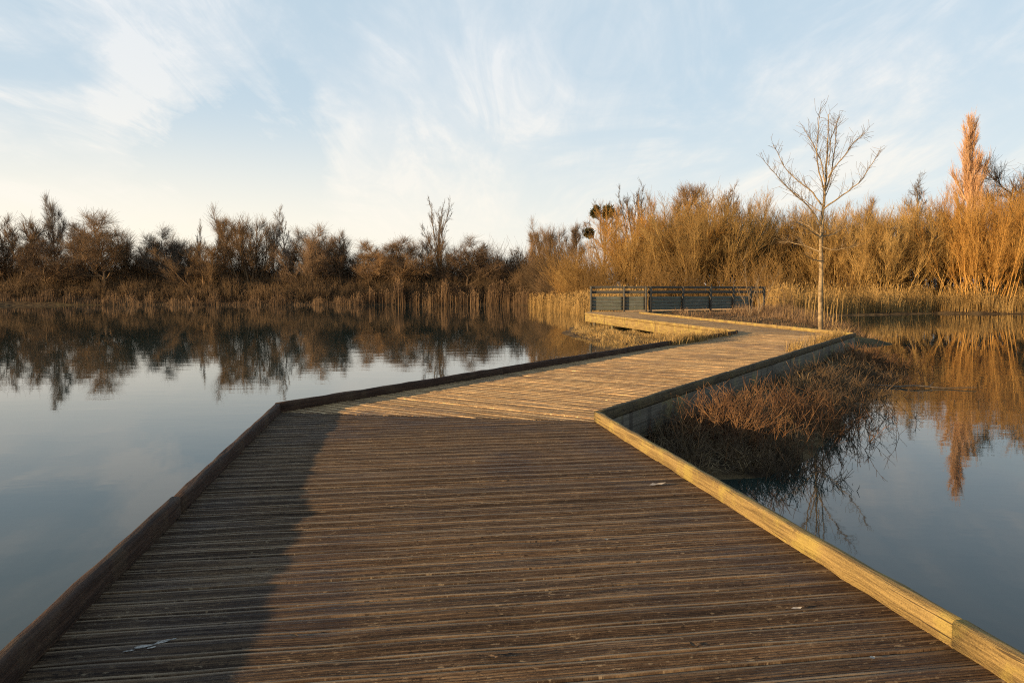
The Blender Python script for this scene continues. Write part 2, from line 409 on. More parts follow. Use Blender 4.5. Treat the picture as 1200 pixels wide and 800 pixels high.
for side, P in ((1, Lp), (-1, Rp)):
    inn = offset_poly(P, WK, side); fo = offset_poly(P, .016, side); fi = offset_poly(P, .07, side)
    for i in range(3):
        L = np.linalg.norm(P[i + 1] - P[i]); npc = max(1, round(L / 3.9))
        cuts = np.linspace(0, 1, npc + 1); cuts[1:-1] += rngk.normal(0, .012, npc - 1)
        if side == -1 and i == 0:
            jq = ground(1135, 727, zt); jv = P[1] - P[0]; cuts = np.array([0, float((jq - P[0]) @ jv / (jv @ jv)), 1.0])
        for q in range(npc if not (side == -1 and i == 0) else 2):
            f0, f1 = cuts[q], cuts[q + 1]; g = .002 / L
            A = lambda S, f: S[i] + (S[i + 1] - S[i]) * f
            f0 += g if q else 0; f1 -= g if f1 < .999 else 0
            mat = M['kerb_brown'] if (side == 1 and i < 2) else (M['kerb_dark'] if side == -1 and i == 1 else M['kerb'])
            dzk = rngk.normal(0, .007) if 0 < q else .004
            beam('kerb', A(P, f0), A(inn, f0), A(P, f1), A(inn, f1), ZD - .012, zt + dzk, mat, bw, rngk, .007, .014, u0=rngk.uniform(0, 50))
            beam('fascia_beam', A(fo, f0), A(fi, f0), A(fo, f1), A(fi, f1), ZD - .36, ZD - .018, M['kerb'] if (side == 1 and i == 2) else M['fascia'], bw, rngk, .003, .008, u0=rngk.uniform(0, 50))
# piles under the deck edges
pS = []
for P, side in ((Lp, 1), (Rp, -1)):
    q = offset_poly(P, .20, side)
    for i in range(3):
        L = np.linalg.norm(q[i + 1] - q[i])
        for f in (np.arange(.6, L, 3.2) / L):
            p = q[i] + (q[i + 1] - q[i]) * f
            me = tubes('pile', [(p[0], p[1], -1.3, p[0], p[1], ZD - .04, .085, .08)], 10)
            under(link('pile', me, M['fascia']), bw)

# ------------------------------------------------------------------ railing at the far end
rl = empty('railing', (Lp[3][0], Lp[3][1], ZD))
tag(rl, 'dark weathered timber railing with solid lower boards at the far end of the boardwalk', 'railing')
A0 = depth(691, 366, 44.6)[:2]; A1 = depth(757.5, 366, 44.9)[:2]; B1 = depth(896, 366, 50.6)[:2]
# landing boards behind the far run, carrying the railing
Q = [Lp[3] + (Lp[3] - Rp[3]) * .0, Rp[3], A1 + np.array([.25, .3]), A0 + np.array([-.1, .3])]
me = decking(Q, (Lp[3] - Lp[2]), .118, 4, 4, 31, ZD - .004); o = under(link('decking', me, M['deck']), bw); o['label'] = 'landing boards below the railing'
dB = (B1 - A1) / np.linalg.norm(B1 - A1); nB = np.array([-dB[1], dB[0]])
Q = [A1 + dB * .1, A1 + nB * 3.2, B1 + nB * 3.2 + dB * 4, B1 + dB * 4]
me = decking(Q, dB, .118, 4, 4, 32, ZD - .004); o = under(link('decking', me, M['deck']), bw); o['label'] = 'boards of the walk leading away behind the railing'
def board(name, a, b, z0, z1, th, mat, parent):
    d = (b - a) / np.linalg.norm(b - a); nn = np.array([-d[1], d[0]]) * th
    return beam(name, a, a + nn, b, b + nn, z0, z1, mat, parent, rngk, .003, .008, u0=rngk.uniform(0, 50))
def run(a, b, posts):
    d = (b - a) / np.linalg.norm(b - a); nn = np.array([-d[1], d[0]])
    for f in posts:
        p = a + (b - a) * f
        board('post', p - d * .055 - nn * .115, p + d * .055 - nn * .115, ZD - .3, ZD + 1.52, .11, M['rail'], rl)
    cuts = [0] + [p for p in posts if 0.02 < p < .98] + [1]
    for z0, z1, nm, mt in ((1.10, 1.27, 'mid_rail', 'rail'),):
        board(nm, a, b, ZD + z0, ZD + z1, .045, M[mt], rl)
    board('top_rail', a - nn * .03, b - nn * .03, ZD + 1.42, ZD + 1.545, .09, M['rail'], rl)
    for q in range(min(4, len(cuts) - 1)):
        p0 = a + (b - a) * cuts[q] + d * .06; p1 = a + (b - a) * cuts[q + 1] - d * .06
        for j in range(4):
            board('panel_board', p0, p1, ZD + .10 + j * .205, ZD + .10 + j * .205 + .196, .03, M['panel'], rl)
run(A0, A1, [0.02, .60, .985])
run(A1 + dB * .12, B1, [.015, .27, .50, .70, .86, .985])
board('fascia_beam', A1 + dB * .2 + nB * .03, B1 + dB * 4, ZD - .36, ZD - .03, .06, M['fascia'], bw)

# ------------------------------------------------------------------ trees
def grow(rng, P, height):
    """P: list per level of dict(n, len, ang, seg, up, jit, start, r). Returns rows (p0,p1,r0,r1,level)."""
    out = []
    def br(p, d, L, r, lv):
        q = P[lv]; ns = q['seg']; step = L / ns; pts = [p]; rad = [r]
        tr = q.get('tip', .25)
        for s in range(ns):
            j = q['jit']
            d = (d[0] + rng.gauss(0, j), d[1] + rng.gauss(0, j), d[2] + rng.gauss(0, j) + q['up'])
            m = math.sqrt(d[0] ** 2 + d[1] ** 2 + d[2] ** 2); d = (d[0] / m, d[1] / m, d[2] / m)
            p2 = (p[0] + d[0] * step, p[1] + d[1] * step, p[2] + d[2] * step)
            r2 = r * (1 - (1 - tr) * (s + 1) / ns)
            out.append((*p, *p2, rad[-1], r2, lv)); p = p2; pts.append(p); rad.append(r2)
        if lv + 1 >= len(P): return
        c = P[lv + 1]; k = c['n'] if isinstance(c['n'], int) else rng.randint(*c['n'])
        az = rng.uniform(0, 6.28)
        for i in range(k):
            f = c['start'] + (1 - c['start']) * (i + rng.random()) / k; x = f * ns; a = min(int(x), ns - 1); w = x - a
            b0, b1 = pts[a], pts[a + 1]; bp = tuple(b0[t] + (b1[t] - b0[t]) * w for t in range(3))
            dd = tuple(b1[t] - b0[t] for t in range(3)); m = math.sqrt(sum(t * t for t in dd)); dd = tuple(t / m for t in dd)
            az += 2.4 + rng.gauss(0, .4); th = R(rng.gauss(c['ang'], c.get('angj', 9)))
            ref = (0, 0, 1) if abs(dd[2]) < .95 else (1, 0, 0)
            u = (dd[1] * ref[2] - dd[2] * ref[1], dd[2] * ref[0] - dd[0] * ref[2], dd[0] * ref[1] - dd[1] * ref[0]); m = math.sqrt(sum(t * t for t in u)); u = tuple(t / m for t in u)
            v = (dd[1] * u[2] - dd[2] * u[1], dd[2] * u[0] - dd[0] * u[2], dd[0] * u[1] - dd[1] * u[0])
            ca, sa, ct, st = math.cos(az), math.sin(az), math.cos(th), math.sin(th)
            nd = tuple(dd[t] * ct + (u[t] * ca + v[t] * sa) * st for t in range(3))
            taper = 1 - c.get('taper', .55) * (f - c['start']) / (1 - c['start'] + 1e-6)
            br(bp, nd, L * c['len'] * taper * rng.uniform(.75, 1.2), min(c['r'], (rad[a] * .75)), lv + 1)
    q0 = P[0]; k = q0['n'] if isinstance(q0['n'], int) else rng.randint(*q0['n'])
    for i in range(k):
        az = 2 * math.pi * (i + rng.random() * .7) / k; th = R(abs(rng.gauss(q0['ang'], q0.get('angj', 4))))
        sp = q0.get('spread', 0) * rng.random()
        br((math.cos(az) * sp, math.sin(az) * sp, -.15), (math.sin(th) * math.cos(az), math.sin(th) * math.sin(az), math.cos(th)), height * rng.uniform(q0.get('lmin', 1), 1), q0['r'], 0)
    return np.array(out)
def lv(n, ln, ang, seg, up, jit, start, r, **k): return dict(n=n, len=ln, ang=ang, seg=seg, up=up, jit=jit, start=start, r=r, **k)
RECIPES = {  # every recipe grows a plant about 10 units tall
    'round': ([lv(1, 1, 2, 7, .02, .06, 0, .16), lv(13, .58, 52, 6, .06, .10, .16, .075, taper=.65), lv(8, .42, 42, 4, .05, .13, .2, .03), lv(7, .48, 36, 3, .07, .12, .12, .015), lv(2, .55, 30, 2, .05, .12, .2, .009)], 9.2),
    'upright': ([lv(1, 1, 2, 8, .02, .04, 0, .14), lv(12, .42, 36, 5, .12, .08, .3, .06, taper=.6), lv(7, .42, 34, 4, .08, .1, .2, .026), lv(6, .48, 30, 3, .08, .1, .15, .014), lv(2, .5, 26, 2, .05, .1, .2, .009)], 9.6),
    'fan': ([lv(1, .52, 2, 5, 0, .04, 0, .13, tip=.7), lv(11, .92, 24, 6, .07, .07, .45, .07, taper=.1, angj=13), lv(7, .32, 28, 4, .06, .09, .3, .024), lv(5, .4, 28, 3, .05, .1, .2, .013), lv(2, .5, 26, 2, .03, .1, .3, .009)], 9.5),
    'spindly': ([lv(1, 1, 3, 9, .02, .05, 0, .10), lv(14, .27, 34, 4, .14, .08, .35, .04, taper=.5), lv(6, .45, 32, 3, .08, .1, .2, .018), lv(4, .5, 30, 2, .05, .1, .2, .011)], 9.8),
    'multi': ([lv((7, 9), 1, 11, 7, .01, .05, 0, .085, spread=.5, lmin=.75), lv(8, .32, 26, 4, .08, .08, .3, .032), lv(6, .48, 26, 3, .08, .1, .15, .014), lv(2, .5, 26, 2, .05, .1, .2, .009)], 9.8),
    'shrub': ([lv((64, 70), 1, 19, 6, .035, .05, 0, .040, spread=3.0, lmin=.70, angj=12), lv(8, .36, 20, 4, .06, .07, .2, .02), lv(6, .42, 22, 3, .06, .08, .15, .012), lv(2, .5, 20, 2, .04, .08, .2, .009)], 9.6),
    'poplar': ([lv(1, 1, 1, 9, .02, .02, 0, .13), lv(60, .34, 26, 5, .16, .05, .06, .035, taper=.82), lv(8, .40, 16, 3, .14, .06, .15, .015), lv(5, .5, 16, 2, .1, .07, .2, .010)], 9.9),
    'gnarled': ([lv(1, .62, 4, 6, .0, .13, 0, .26, tip=.5), lv(9, .75, 48, 7, .06, .22, .35, .12, taper=.2), lv(6, .45, 48, 5, .04, .22, .2, .045), lv(6, .45, 42, 3, .04, .16, .2, .02), lv(4, .5, 38, 2, .02, .15, .2, .011)], 8.6),
}
FUZZ = {  # fine twigs per plant in thousands, their length, spread, radius, and side twigs on each
    'round': (3.6, 1.5, .52, .0075, 1.2), 'upright': (2.4, 1.25, .36, .0075, 1.0), 'fan': (1.6, .8, .28, .0085, .8), 'spindly': (.9, .6, .42, .0085, .8),
    'multi': (3.4, 1.5, .36, .0075, 1.2), 'shrub': (11.0, 1.3, .24, .0080, .7), 'poplar': (7.0, .75, .17, .0070, 1.0), 'gnarled': (2.6, .7, .6, .0095, 1.0)}
def fuzz(S, kind, seed):
    """two more orders of fine twigs on the thinnest branches"""
    k, ln, spread, r, k2 = FUZZ[kind]; rg = np.random.default_rng(seed); src = S[S[:, 8] >= max(1, S[:, 8].max() - 2)]; out = [S]
    Ls = np.linalg.norm(src[:, 3:6] - src[:, 0:3], axis=1) * np.where(src[:, 8] == src[:, 8].max(), .35, 1.0); Ls /= Ls.sum()
    for order in range(2):
        n = len(src); m = int(k * 1000) if order == 0 else int(n * k2); rep_ = src[rg.choice(n, m, p=Ls)] if order == 0 else src[rg.integers(0, n, m)]
        d = rep_[:, 3:6] - rep_[:, 0:3]; d /= np.maximum(np.linalg.norm(d, axis=1, keepdims=True), 1e-6)
        b = rep_[:, 0:3] + (rep_[:, 3:6] - rep_[:, 0:3]) * rg.uniform(0, 1, (m, 1))
        v = d + rg.normal(0, spread, (m, 3)) + np.array([0, 0, .22]); v /= np.linalg.norm(v, axis=1, keepdims=True)
        L = ln * (.5 ** order) * rg.uniform(.4, 1.15, (m, 1)); rr = r * (.85 ** order)
        mid = b + v * L * .5; v2 = v + rg.normal(0, .18, (m, 3)) + np.array([0, 0, .12]); v2 /= np.linalg.norm(v2, axis=1, keepdims=True)
        lv_ = np.full((m, 1), 9.0)
        A = np.concatenate([b, mid, np.full((m, 1), rr), np.full((m, 1), rr * .85), lv_], 1); B = np.concatenate([mid, mid + v2 * L * .5, np.full((m, 1), rr * .85), np.full((m, 1), rr * .6), lv_], 1)
        out += [A, B]; src = A
    return np.concatenate(out)
PROTO = {}
def proto(kind, var):
    key = (kind, var)
    if key not in PROTO:
        P, h = RECIPES[kind]; rng = random.Random(sum(map(ord, kind)) * 7 + var * 101)
        S = fuzz(grow(rng, P, h), kind, var + 3); top = np.percentile(S[:, 5], 99.7)
        S[:, :6] *= 10 / top
        wid = np.percentile(np.abs(S[:, 3:5]), 97)
        b = S[:, 8] <= (0 if kind in ('shrub',) else 1)
        PROTO[key] = (tubes('trunk_mesh', S[b, :8], 5), tubes('crown_mesh', S[~b, :8], 3), wid)
    return PROTO[key]
def tree(name, label, cat, X, Y, ztop, kind, var, wscale, rot, twig, trunk=None, group=None):
    z = float(land_z(np.array([X]), np.array([Y]))[0]); z = max(z, .0)
    t, c, wid = proto(kind, var); s = (ztop - z) / 10.0
    r = empty(name, (X, Y, z)); r.rotation_euler = (0, 0, rot); r.scale = (s * wscale, s * wscale, s)
    tag(r, label, cat, group)
    for nm, me, mt in (('trunk' if kind != 'shrub' else 'stems', t, trunk or twig), ('crown' if kind != 'shrub' else 'twigs', c, twig)):
        o = link(nm, me); o.parent = r
        if len(me.materials) == 0: me.materials.append(None)
        o.material_slots[0].link = 'OBJECT'; o.material_slots[0].material = M[mt]
    return r
GL, GR = 'bare trees along the far left bank', 'bare willows and trees along the right bank'
n_ = 0
def T(px, top, Y, kind, var, ws, twig, name, label, trunk=None, group=GL, cat='tree'):
    global n_; n_ += 1
    p = depth(px, top, Y)
    return tree(name, label, cat, p[0], Y, p[2], kind, var, ws, n_ * 1.9, twig, trunk, group)
bt = 'bare_tree'
T(-28, 258, 97, 'round', 1, 1.62, 'dark_twig', bt, 'bare tree cut by the left edge of the picture, beside the wide dark brown tree')
T(14, 253, 98, 'multi', 0, 1.62, 'dark_twig', bt, 'wide dark brown many-stemmed tree at the left end of the far bank')
T(62, 229, 104, 'upright', 0, .72, 'grey_twig', bt, 'tall thin greyish tree standing above its neighbours near the left end of the far bank')
T(60, 280, 96, 'round', 2, 1.79, 'dark_twig', bt, 'low dark bushy tree below the tall thin greyish tree')
T(118, 246, 96, 'round', 0, 1.38, 'brown_twig', bt, 'round-crowned brown tree with a clear trunk, right of the tall thin greyish tree')
T(160, 275, 100, 'multi', 1, 1.62, 'brown_twig', bt, 'lower brown tree filling the gap right of the round-crowned brown tree')
T(196, 266, 99, 'round', 1, 1.30, 'black_twig', bt, 'dark blackish twiggy tree between the round-crowned brown tree and a thin pole-like tree')
T(233, 256, 101, 'spindly', 0, .55, 'grey_twig', bt, 'thin pole-like tree rising right of the dark blackish twiggy tree')
T(262, 254, 102, 'upright', 1, .7, 'brown_twig', bt, 'first of the upright brown trees right of the thin pole-like tree')
T(291, 246, 98, 'multi', 1, 1.30, 'brown_twig', bt, 'tallest many-stemmed brown tree in the middle of the left bank')
T(240, 285, 96, 'multi', 0, 1.95, 'brown_twig', bt, 'low broad brown thicket tree in front of the thin pole-like tree')
T(318, 258, 103, 'upright', 2, .7, 'grey_twig', bt, 'slim upright tree just left of the pale slender one')
T(338, 241, 101, 'spindly', 1, .75, 'grey_twig', bt, 'pale slender tree with a narrow crown above the left bank')
T(365, 277, 97, 'multi', 0, 1.46, 'dark_twig', bt, 'dark low tree right of the pale slender tree')
T(400, 270, 99, 'upright', 0, 1.0, 'dark_twig', bt, 'small dark tree with a ragged top, left of the brown domed trees')
T(447, 284, 98, 'round', 0, 1.79, 'brown_twig', bt, 'brown domed tree at the left of the dome-shaped group')
T(482, 277, 99, 'round', 2, 1.62, 'brown_twig', bt, 'brown domed tree directly left of the tall fan-topped tree')
T(514, 231, 103, 'fan', 0, .72, 'grey_twig', bt, 'tall fan-topped bare tree rising alone above the brown domes')
T(545, 277, 97, 'round', 1, 1.62, 'dark_twig', bt, 'dark rounded tree at the right of the dome-shaped group')
T(565, 294, 100, 'round', 2, 1.46, 'black_twig', bt, 'small dark tree sloping down right of the dome-shaped group')
T(602, 290, 99, 'gnarled', 0, .9, 'black_twig', 'gnarled_tree', 'gnarled dark tree with crooked limbs in the gap of the bank')
T(628, 270, 97, 'upright', 1, .8, 'brown_twig', bt, 'reddish brown tree right of the gnarled dark tree')
T(650, 258, 93, 'multi', 1, 1.01, 'brown_twig', bt, 'tall reddish brown many-stemmed tree left of the tree with mistletoe')
T(676, 262, 90, 'upright', 2, .8, 'dark_twig', bt, 'dark tree close behind the left end of the golden willows')
T(92, 262, 103, 'round', 2, 1.3, 'dark_twig', bt, 'dark tree filling the gap between the tall thin greyish tree and the round-crowned brown tree')
T(218, 274, 104, 'multi', 1, 1.3, 'brown_twig', bt, 'pale brown tree behind the thin pole-like tree')
T(352, 264, 105, 'round', 0, 1.3, 'brown_twig', bt, 'broad brown tree behind the foot of the pale slender tree')
T(385, 275, 103, 'multi', 0, 1.4, 'brown_twig', bt, 'brown many-stemmed tree just left of the small dark tree with a ragged top')
T(424, 283, 102, 'round', 1, 1.4, 'dark_twig', bt, 'dark tree between the small ragged tree and the first brown dome')
T(512, 276, 100, 'multi', 0, 1.3, 'brown_twig', bt, 'brown rounded tree under the tall fan-topped tree')
T(583, 296, 103, 'multi', 1, 1.3, 'dark_twig', bt, 'low dark tree just left of the gnarled dark tree')
mt_ = T(706, 236, 84, 'gnarled', 1, .62, 'dark_twig', 'mistletoe_tree', 'bare tree carrying dark balls of mistletoe above the golden willows')
wd = ['golden willow', 'willow']
T(745, 211, 80, 'fan', 1, .95, 'grey_twig', bt, 'tall tree with a fan of fine branches just right of the mistletoe tree', group=GR)
T(795, 216, 78, 'upright', 1, 1.05, 'brown_twig', bt, 'tall brown tree behind the middle of the golden willows', group=GR)
T(825, 218, 80, 'fan', 0, .9, 'brown_twig', bt, 'brown fan-shaped tree behind the golden willows, second from the dark one at their right end', group=GR)
T(856, 216, 78, 'fan', 2, .85, 'dark_twig', bt, 'dark fan-shaped tree behind the right end of the golden willows', group=GR)
ws_ = 'willow_shrub'
T(688, 304, 73, 'shrub', 0, 1.38, 'gold_twig', ws_, 'smallest golden willow shrub above the reeds at the left end of the railing', group=GR, cat='shrub')
T(748, 264, 70, 'shrub', 1, .95, 'gold_twig', ws_, 'golden willow shrub behind the double post of the railing', group=GR, cat='shrub')
T(778, 236, 72, 'shrub', 2, 1.16, 'orange_twig', ws_, 'deeper orange willow shrub behind the middle of the railing', group=GR, cat='shrub')
T(822, 228, 68, 'shrub', 0, 1.16, 'gold_twig', ws_, 'largest golden willow shrub, behind the right half of the railing', group=GR, cat='shrub')
T(858, 234, 70, 'shrub', 1, 1.09, 'gold_twig', ws_, 'golden willow shrub at the right end of the railing', group=GR, cat='shrub')
T(905, 252, 72, 'shrub', 2, 1.16, 'brown_twig', ws_, 'brownish willow shrub between the railing and the lone pale tree', group=GR, cat='shrub')
T(945, 244, 68, 'shrub', 0, 1.01, 'gold_twig', ws_, 'willow shrub right behind the trunk of the lone pale tree', group=GR, cat='shrub')
T(990, 243, 66, 'shrub', 1, 1.09, 'gold_twig', ws_, 'willow shrub on the right of the lone pale tree', group=GR, cat='shrub')
T(1036, 240, 64, 'shrub', 2, 1.09, 'gold_twig', ws_, 'willow shrub in front of the spindly upright tops, halfway to the orange poplar', group=GR, cat='shrub')
T(1066, 206, 78, 'spindly', 0, 1.0, 'grey_twig', bt, 'spindly tree with upright tops behind the willows left of the poplar', group=GR)
T(1012, 232, 80, 'upright', 0, .9, 'brown_twig', bt, 'bare tree behind the willows just right of the lone pale tree', group=GR)
T(1085, 243, 64, 'shrub', 0, 1.09, 'gold_twig', ws_, 'willow shrub just left of the orange poplar', group=GR, cat='shrub')
T(1112, 232, 72, 'multi', 1, 1.30, 'grey_twig', bt, 'grey many-stemmed tree directly left of the orange poplar', group=GR)
T(1143, 138, 70, 'poplar', 0, .80, 'poplar_twig', 'poplar_tree', 'tall narrow poplar glowing orange at the right of the bank', group=GR)
T(1163, 214, 60, 'shrub', 1, 0.90, 'orange_twig', ws_, 'bright orange willow at the foot of the poplar', group=GR, cat='shrub')
T(1196, 188, 74, 'round', 0, 1.30, 'brown_twig', bt, 'round bare tree behind the bright orange willow, cut by the right edge', group=GR)
T(1205, 250, 62, 'shrub', 2, 1.16, 'gold_twig', ws_, 'willow shrub at the right edge in front of the round bare tree', group=GR, cat='shrub')

# mistletoe balls: parts of their tree
rm = random.Random(4)
for (px, py, sz) in ((697, 250, .55), (713, 248, .75), (690, 273, .6), (699, 244, .35), (711, 252, .5)):
    q = depth(px, py, 83.6); S = []
    for k in range(420):
        d = np.array([rm.gauss(0, 1) for _ in range(3)]); d /= np.linalg.norm(d); e = d + np.array([rm.gauss(0, .35) for _ in range(3)])
        S.append((*(d * sz * .15), *(d * sz * .6), .012, .012)); S.append((*(d * sz * .6), *(d * sz * .6 + e * sz * .4), .022, .03))
    me = tubes('mistletoe', S, 3); o = link('mistletoe', me, M['mistletoe'])
    bpy.context.view_layer.update()
    o.parent = mt_; o.matrix_parent_inverse = mt_.matrix_world.inverted(); o.location = q

# the lone pale tree: limbs drawn after the photograph, with depth of their own
def lone():
    Y0 = 26.6; rng = random.Random(12); S = []; T_ = []
    k = 1 / 2.6667
    def W(zx, zy, dy=0.0):
        p = depth(880 + zx * k, 100 + zy * k, Y0); return np.array([p[0], Y0 + dy, p[2]])
    base = W(218, 765); 
    def limb(pts, r0, r1, dy, out, twigs=True, start=.25):
        P3 = [W(x, y, dy * (i / (len(pts) - 1)) ** 1.1) for i, (x, y) in enumerate(pts)]
        fine = []
        for i in range(len(P3) - 1):
            for s in range(4): fine.append(P3[i] + (P3[i + 1] - P3[i]) * s / 4)
        fine.append(P3[-1]); m = len(fine)
        for i in range(1, m - 1): fine[i] = fine[i] * .5 + (fine[i - 1] + fine[i + 1]) * .25 + np.array([rng.gauss(0, .012) for _ in range(3)])
        for i in range(m - 1):
            a, b = i / (m - 1), (i + 1) / (m - 1)
            out.append((*fine[i], *fine[i + 1], r0 + (r1 - r0) * a, r0 + (r1 - r0) * b))
        if not twigs: return
        Lb = sum(np.linalg.norm(fine[i + 1] - fine[i]) for i in range(m - 1)); nt = max(5, int(Lb * 10))
        for t in range(nt):
            f = start + (1 - start) * (t + rng.random()) / nt; i = min(int(f * (m - 1)), m - 2); p = fine[i] + (fine[i + 1] - fine[i]) * rng.random()
            d = fine[i + 1] - fine[i]; d /= np.linalg.norm(d); q = np.array([rng.gauss(0, .6), rng.gauss(0, .6), rng.gauss(.35, .35)]); v = d * .75 + q; v /= np.linalg.norm(v)
            ln = rng.uniform(.3, 1.15) * (1.1 - .8 * f); rr = .0072
            for s in range(3):
                v2 = v + np.array([rng.gauss(0, .12), rng.gauss(0, .12), .12]); v2 /= np.linalg.norm(v2)
                p2 = p + v2 * ln / 3; T_.append((*p, *p2, rr, rr * .8)); 
                if rng.random() < .55:
                    w = v2 + np.array([rng.gauss(0, .6) for _ in range(3)]); w /= np.linalg.norm(w); T_.append((*p2, *(p2 + w * rng.uniform(.10, .34)), .005, .004))
                p, v, rr = p2, v2, rr * .8
    limb([(218, 765), (218, 640), (218, 560), (219, 480)], .088, .064, 0, S, False)
    limb([(219, 480), (226, 400), (233, 330), (243, 250), (247, 180), (254, 84)], 0.064, .010, .3, S, True, .3)
    for pts, r, dy in (
        ([(216, 548), (180, 545), (146, 530)], .03, -.6), ([(216, 520), (170, 495), (108, 484)], .04, .7), ([(218, 478), (160, 450), (110, 436)], .045, -.9),
        ([(218, 470), (185, 430), (140, 408)], .035, .8), ([(222, 440), (170, 380), (95, 330), (10, 250)], .055, -1.0), ([(224, 470), (265, 465), (325, 440)], .035, .9),
        ([(216, 500), (250, 520), (300, 505)], .028, -.9), ([(228, 380), (190, 320), (135, 270), (97, 172)], .05, .9), ([(232, 340), (200, 250), (190, 170), (193, 82)], .045, -.7),
        ([(236, 320), (222, 225), (200, 170), (186, 130)], .04, .5), ([(233, 330), (262, 260), (285, 180), (304, 88)], .048, .9), ([(240, 290), (276, 230), (300, 190), (318, 165)], .035, -.9),
        ([(228, 385), (280, 345), (335, 300), (378, 212)], .05, -.6), ([(231, 350), (265, 310), (300, 260)], .03, 1.1), ([(226, 400), (200, 370), (150, 320), (140, 290)], .03, 1.2), ([(243, 250), (240, 170), (258, 110)], .03, -.5)):
        limb(pts, r * .62, .007, dy, S, True)
    r = empty('young_tree', (base[0], Y0, base[2])); tag(r, 'lone pale-barked leafless tree with few open limbs at the boardwalk bend', 'tree')
    o = under(link('trunk', tubes('trunk', S, 7), M['pale_bark']), r); o = under(link('crown', tubes('crown', T_, 3), M['pale_twig']), r)
lone()

# pale sapling in front of the railing
def sapling(px, py, top, Y, label, seed, n0, mat, wid=10):
    P = [lv((n0, n0 + 2), 1, wid, 6, .02, .09, 0, .022, spread=.3, lmin=.5, angj=9), lv(9, .34, 40, 4, .05, .12, .2, .011), lv(4, .45, 38, 2, .04, .14, .2, .007)]
    p = depth(px, top, Y); z = max(0.1, float(land_z(np.array([p[0]]), np.array([Y]))[0]))
    S = grow(random.Random(seed), P, p[2] - z)
    r = link('sapling', tubes('sapling', S[:, :8], 4), M[mat]); r.location = (p[0], Y, z); tag(r, label, 'sapling')
    
sapling(884, 375, 292, 38.5, 'pale leafless sapling with several stems in front of the railing', 3, 5, 'pale_twig')
sapling(925, 375, 322, 33, 'thin dry stemmed sapling between the railing and the lone pale tree', 8, 4, 'dead_stem', 6)

# ------------------------------------------------------------------ undergrowth, reeds and grass (stuff)
rs = np.random.default_rng(77)
def stuff(name, me, mat, label, cat):
    return tag(link(name, me, M[mat]), label, cat, kind='stuff')
def along(pts, n, depth0, depth1, nrm=(0, 1)):
    """random points in a band behind a shoreline polyline"""
    P = np.array(pts, float); L = np.linalg.norm(np.diff(P, axis=0), axis=1); c = np.concatenate([[0], np.cumsum(L)])
    t = rs.uniform(0, c[-1], n); i = np.clip(np.searchsorted(c, t) - 1, 0, len(L) - 1); f = (t - c[i]) / L[i]
    q = P[i] + (P[i + 1] - P[i]) * f[:, None]; d = rs.uniform(depth0, depth1, n)
    return q + np.array(nrm)[None] * d[:, None], d
def on_ground(q): return np.concatenate([q, np.maximum(land_z(q[:, 0], q[:, 1]), -.25)[:, None]], 1)
def clumpy(q, s): return np.clip(.55 + .5 * np.sin(q[:, 0] * s) * np.sin(q[:, 0] * s * 2.7 + 1) + .3 * np.sin(q[:, 0] * s * 6.1 + q[:, 1]), .15, 1.2)
def brush(base, h, rad, lean, twigs=3):
    """leafless bushes: bent stems with side twigs"""
    n = len(base); S = []
    v = np.stack([rs.normal(0, lean, n), rs.normal(0, lean, n), np.ones(n)], 1); v /= np.linalg.norm(v, axis=1, keepdims=True)
    p = base
    for s in range(3):
        v = v + rs.normal(0, .14, (n, 3)); v /= np.linalg.norm(v, axis=1, keepdims=True)
        p2 = p + v * (h / 3)[:, None]; r0, r1 = rad * (1 - s * .25), rad * (1 - (s + 1) * .25)
        S.append(np.concatenate([p, p2, np.full((n, 1), r0), np.full((n, 1), r1)], 1))
        for _ in range(twigs):
            f = rs.uniform(0, 1, (n, 1)); w = v + rs.normal(0, .5, (n, 3)); b = p + (p2 - p) * f
            S.append(np.concatenate([b, b + w * (h * .28)[:, None] * rs.uniform(.4, 1, (n, 1)), np.full((n, 1), rad * .5), np.full((n, 1), rad * .35)], 1))
        p = p2
    return np.concatenate(S)
far_shore = [(-75, 92), (-45, 93), (-28, 92), (-12, 93.5), (0, 92.5), (3.4, 85), (4.6, 74)]
q, d = along(far_shore, 24000, .1, 15); h = (2.0 + 5.2 * np.clip(d / 11, 0, 1)) * np.clip(clumpy(q, .31), .7, 1.05) * rs.uniform(.6, 1.0, len(q))
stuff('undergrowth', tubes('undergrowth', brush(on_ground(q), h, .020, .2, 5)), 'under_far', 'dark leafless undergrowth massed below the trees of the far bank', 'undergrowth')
right_shore = [(5, 66), (7, 58), (14, 54), (20, 54), (26, 57), (33, 60), (40, 57), (60, 53), (90, 47)]
q, d = along(right_shore, 12000, 4, 19); h = (2.2 + 3.8 * np.clip(d / 12, 0, 1)) * clumpy(q, .5) * rs.uniform(.6, 1.15, len(q))
stuff('undergrowth', tubes('undergrowth', brush(on_ground(q), h, .018, .2)), 'under_gold', 'brown leafless undergrowth between reeds and willows on the right bank', 'undergrowth')
